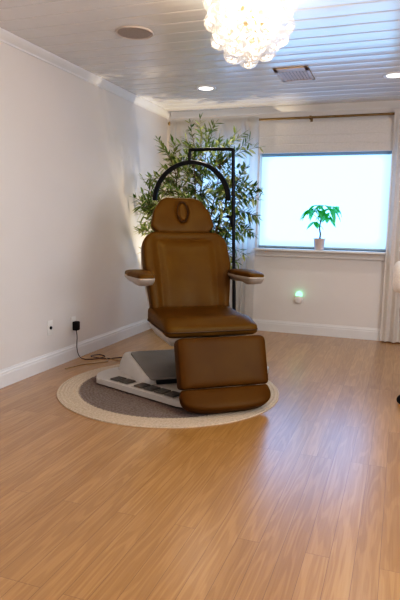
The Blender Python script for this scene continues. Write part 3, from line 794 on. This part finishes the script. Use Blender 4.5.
for si, s in enumerate(stems):
    P = catmull(s, 10); tube(wood, P, [.012, .004], 7)
    for i in range(12, len(P)):
        for rep in range(2):
            if rnd.random() < .8:
                az = rnd.uniform(0, 2 * pi); base_d = Vector((cos(az), sin(az) * .8, rnd.uniform(.25, 1.0)))
                out = Vector((P[i].x, P[i].y * .6, 0)); base_d += out * 1.0
                L = rnd.uniform(.16, .34) * (1.0 if i < len(P) - 6 else .9)
                spray(P[i], base_d, L)
    for rep in range(3): spray(P[-1], Vector((rnd.uniform(-.5, .5), rnd.uniform(-.4, .4), 1)), rnd.uniform(.2, .3))
# signature outer sprays
for (p, d, L) in [((.33, 0, 1.36), (1, .05, .42), .36), ((.33, 0, 1.28), (1, -.1, .02), .32), ((.30, -.02, 1.40), (.9, .1, .75), .30), ((.34, 0, 1.2), (.9, -.1, -.25), .3),
                  ((-.3, 0, 1.25), (-1, -.2, .25), .3), ((-.3, 0, 1.2), (-1, -.3, -.05), .28), ((-.3, 0, 1.35), (-.8, .2, .6), .3),
                  ((.05, 0, 1.7), (-.1, 0, 1), .42), ((.22, 0, 1.66), (.5, 0, 1), .42), ((.28, 0, 1.7), (.8, 0, .6), .40), ((-.15, 0, 1.6), (-.3, 0, 1), .38),
                  ((.26, -.03, 1.05), (.7, -.3, .2), .34), ((.22, -.03, .95), (.8, -.3, -.1), .32), ((.2, -.02, .85), (.8, -.2, 0), .28)]:
    for rep in range(2): spray(Vector(p) + Vector((rnd.uniform(-.03, .03), rnd.uniform(-.05, .05), rnd.uniform(-.03, .03))), Vector(d) + Vector((rnd.uniform(-.12, .12), rnd.uniform(-.2, .2), rnd.uniform(-.12, .12))), L)
for b_ in (wood, *leaves):
    for v in b_.verts: v.co.x = max(v.co.x, XMIN)
obj('branches', wood, BARK, tree)
obj('foliage', leaves[0], LEAF, tree, False); lf = obj('new_foliage', leaves[1], LEAFY, tree, False)

# uplight hidden at the tree
ul = thing('uplight', 'small can uplight on the floor between the tree basket and the corner', 'light', (-2.26, 5.45, 0))
bm = bmesh.new(); lathe(bm, [(0, 0), (.05, 0), (.05, .11), (.044, .115), (.042, .09), (0, .09)], 24); obj('can', bm, BLACK, ul)
l = bpy.data.lights.new('uplight', 'SPOT'); l.energy = 130; l.color = (1, .82, .58); l.spot_size = R(66); l.spot_blend = .4; l.shadow_soft_size = .015
o = bpy.data.objects.new('uplight_lamp', l); COL.objects.link(o); o.location = (-2.26, 5.45, .10); o.rotation_euler = (R(180), R(0), 0)

# ------------------------------------------------------------------ plant on sill
pl = thing('potted_plant', 'small bright green plant in a white pot on the window sill', 'plant', (-.795, YB - .064, WZ0))
POT = mottled('pale_ceramic', (.62, .50, .47), (.68, .56, .52), 8, .4)
bm = bmesh.new(); lathe(bm, [(0, 0), (.042, 0), (.046, .006), (.058, .105), (.062, .118), (.054, .118), (.05, .1), (0, .1)], 28); obj('pot', bm, POT, pl)
bm = bmesh.new(); lathe(bm, [(0, .104), (.047, .102), (.047, .095), (0, .095)], 20); obj('soil', bm, mat('potting_soil', (.05, .035, .025), .95), pl)
bm = bmesh.new(); tube(bm, catmull([(0, 0, .1), (.006, 0, .16), (-.004, 0, .22), (.006, 0, .32)], 5), [.0105, .007], 8); obj('trunk', bm, mottled('plant_trunk', (.12, .12, .05), (.2, .18, .08), 30, .7), pl)
SL = mottled('bright_leaf', (.04, .42, .07), (.12, .62, .15), 14, .4); sheer_tr(SL, .45)
SL.node_tree.nodes['Translucent BSDF'].inputs[0].default_value = (.22, .75, .25, 1)
lv = bmesh.new(); r2 = random.Random(4)
def big_leaf(p, d, L, W):
    d = d.normalized(); s = d.cross(Vector((0, 0, 1))).normalized(); rows = []
    for t, w in ((0, .1), (.25, .6), (.55, 1), (.8, .7), (1, 0.05)):
        c = p + d * L * t + Vector((0, 0, -1)) * L * .75 * t * t
        rows.append((lv.verts.new(c - s * W * w / 2), lv.verts.new(c - Vector((0, 0, W * .12))), lv.verts.new(c + s * W * w / 2)))
    for a, b in zip(rows, rows[1:]):
        lv.faces.new((a[0], a[1], b[1], b[0])); lv.faces.new((a[1], a[2], b[2], b[1]))
for (ex, ey, ez, L) in [(-.09, -.02, .35, .11), (.09, -.01, .355, .12), (.02, -.03, .385, .10), (-.04, -.01, .385, .1), (.05, .0, .32, .10), (-.05, -.02, .27, .09), (.07, -.02, .30, .09), (-.02, -.03, .34, .10), (.12, .01, .37, .1), (-.12, -.0, .33, .08)]:
    tube(lv, catmull([(.005, 0, .265), (ex * .5, ey * .5, ez - .02), (ex, ey, ez)], 4), .002, 5)
    n = 6
    for k in range(n):
        a = 2 * pi * k / n + r2.uniform(0, 1); d = Vector((cos(a) + ex * 5, (sin(a)) * .55 - .1, r2.uniform(0, .35)))
        big_leaf(Vector((ex, ey, ez)), d, L * r2.uniform(.85, 1.15), .058)
for v in lv.verts:
    v.co.y = min(v.co.y, .055)
for v in lv.verts: v.co.z += .065 * sm(.22, .38, v.co.z)
obj('leaves', lv, SL, pl)

# ------------------------------------------------------------------ rolling stool chair at right edge
ST = thing('rolling_chair', 'white padded rolling chair with black casters cut off by the right picture edge', 'chair', (.315, 3.72, 0), R(75))
FL_ = mottled('white_boucle', (.80, .76, .73), (.88, .84, .81), 70, .95, 1.0, 160)
bm = bmesh.new()
lathe(bm, [(0, .07), (.03, .07), (.035, .1), (.025, .14), (.025, .42), (.06, .43), (.06, .44), (0, .44)], 20); obj('gas_column', bm, BLACK, ST)
for k in range(5):
    a = R(169 - 75 + 72 * k); d = Vector((cos(a), sin(a), 0)); bm = bmesh.new()
    tube(bm, [d * .02 + Vector((0, 0, .105)), d * .14 + Vector((0, 0, .098)), d * .255 + Vector((0, 0, .08))], [.02, .013], 10)
    leg = obj('leg', bm, BLACK, ST)
    bm = bmesh.new(); sd = d.cross(Vector((0, 0, 1)))
    for s in (-1, 1): lathe(bm, [(0, -.009), (.026, -.009), (.030, -.004), (.030, .004), (.026, .009), (0, .009)], 20, d * .255 + sd * .014 * s + Vector((0, 0, .030)), sd.to_track_quat('Z', 'Y').to_matrix().to_4x4())
    tube(bm, [d * .255 + Vector((0, 0, .035)), d * .255 + Vector((0, 0, .085))], .008, 8); obj('caster', bm, BLACK, leg)
ol = rpoly([(-.24, -.22), (.24, -.22), (.24, .24), (-.24, .24)], .1, 8); bm = pillow(ol, .11, 3.5, None, 14); xf(bm, lambda c: (c.x, c.z, .49 - c.y)); obj('seat', bm, FL_, ST)
bm = pillow(rpoly([(-.2, 0), (.2, 0), (.22, .2), (-.22, .2)], [.09, .09, .09, .09], 8), .12, 3, None, 14)
def bc(c):
    a = c.x / .30; rr = .30 + c.y; return (sin(a) * rr, cos(a) * rr - .0, .735 + c.z)
xf(bm, bc); obj('backrest', bm, FL_, ST)
bm = bmesh.new()
for s in (-.13, -.09): tube(bm, catmull([(s, .05, .44), (s, .22, .46), (s, .265, .6), (s, .255, .82)], 6), .01, 8)
obj('back_support', bm, BLACK, ST)

# ------------------------------------------------------------------ lighting
def area(name, loc, rot, size, e, col, sy=None):
    l = bpy.data.lights.new(name, 'AREA'); l.energy = e; l.color = col; l.size = size
    if sy: l.shape = 'RECTANGLE'; l.size_y = sy
    o = bpy.data.objects.new(name, l); COL.objects.link(o); o.location = loc; o.rotation_euler = rot; return o
area('fill_rear', (-.6, -1.2, 2.25), (R(25), 0, 0), 2.2, 46, (.97, .97, 1), 1.4)  # added soft fill behind the camera, no fixture there
area('fill_mid', (.9, 2.0, 2.28), (0, 0, 0), 1.6, 22, (1, .95, .90), 1.6)  # added unseen overhead fill, belongs to no fixture
area('daylight', (2.15, 1.4, 1.4), (0, R(90), 0), 1.3, 66, (.80, .90, 1), 1.8)
W = bpy.data.worlds.new('world'); S.world = W; W.use_nodes = True
W.node_tree.nodes['Background'].inputs[0].default_value = (.75, .87, 1, 1); W.node_tree.nodes['Background'].inputs[1].default_value = .8
S.view_settings.view_transform = 'Standard'; S.view_settings.look = 'None'; S.view_settings.exposure = 0

# gentle photographic tone curve (deeper blacks, slightly lifted mids)
vs = S.view_settings; vs.use_curve_mapping = True
cm = vs.curve_mapping; cm.use_clip = False
cv = cm.curves[3]
for x, y in ((.03, .013), (.10, .084), (.30, .315), (.60, .67)): cv.points.new(x, y)
cm.update()
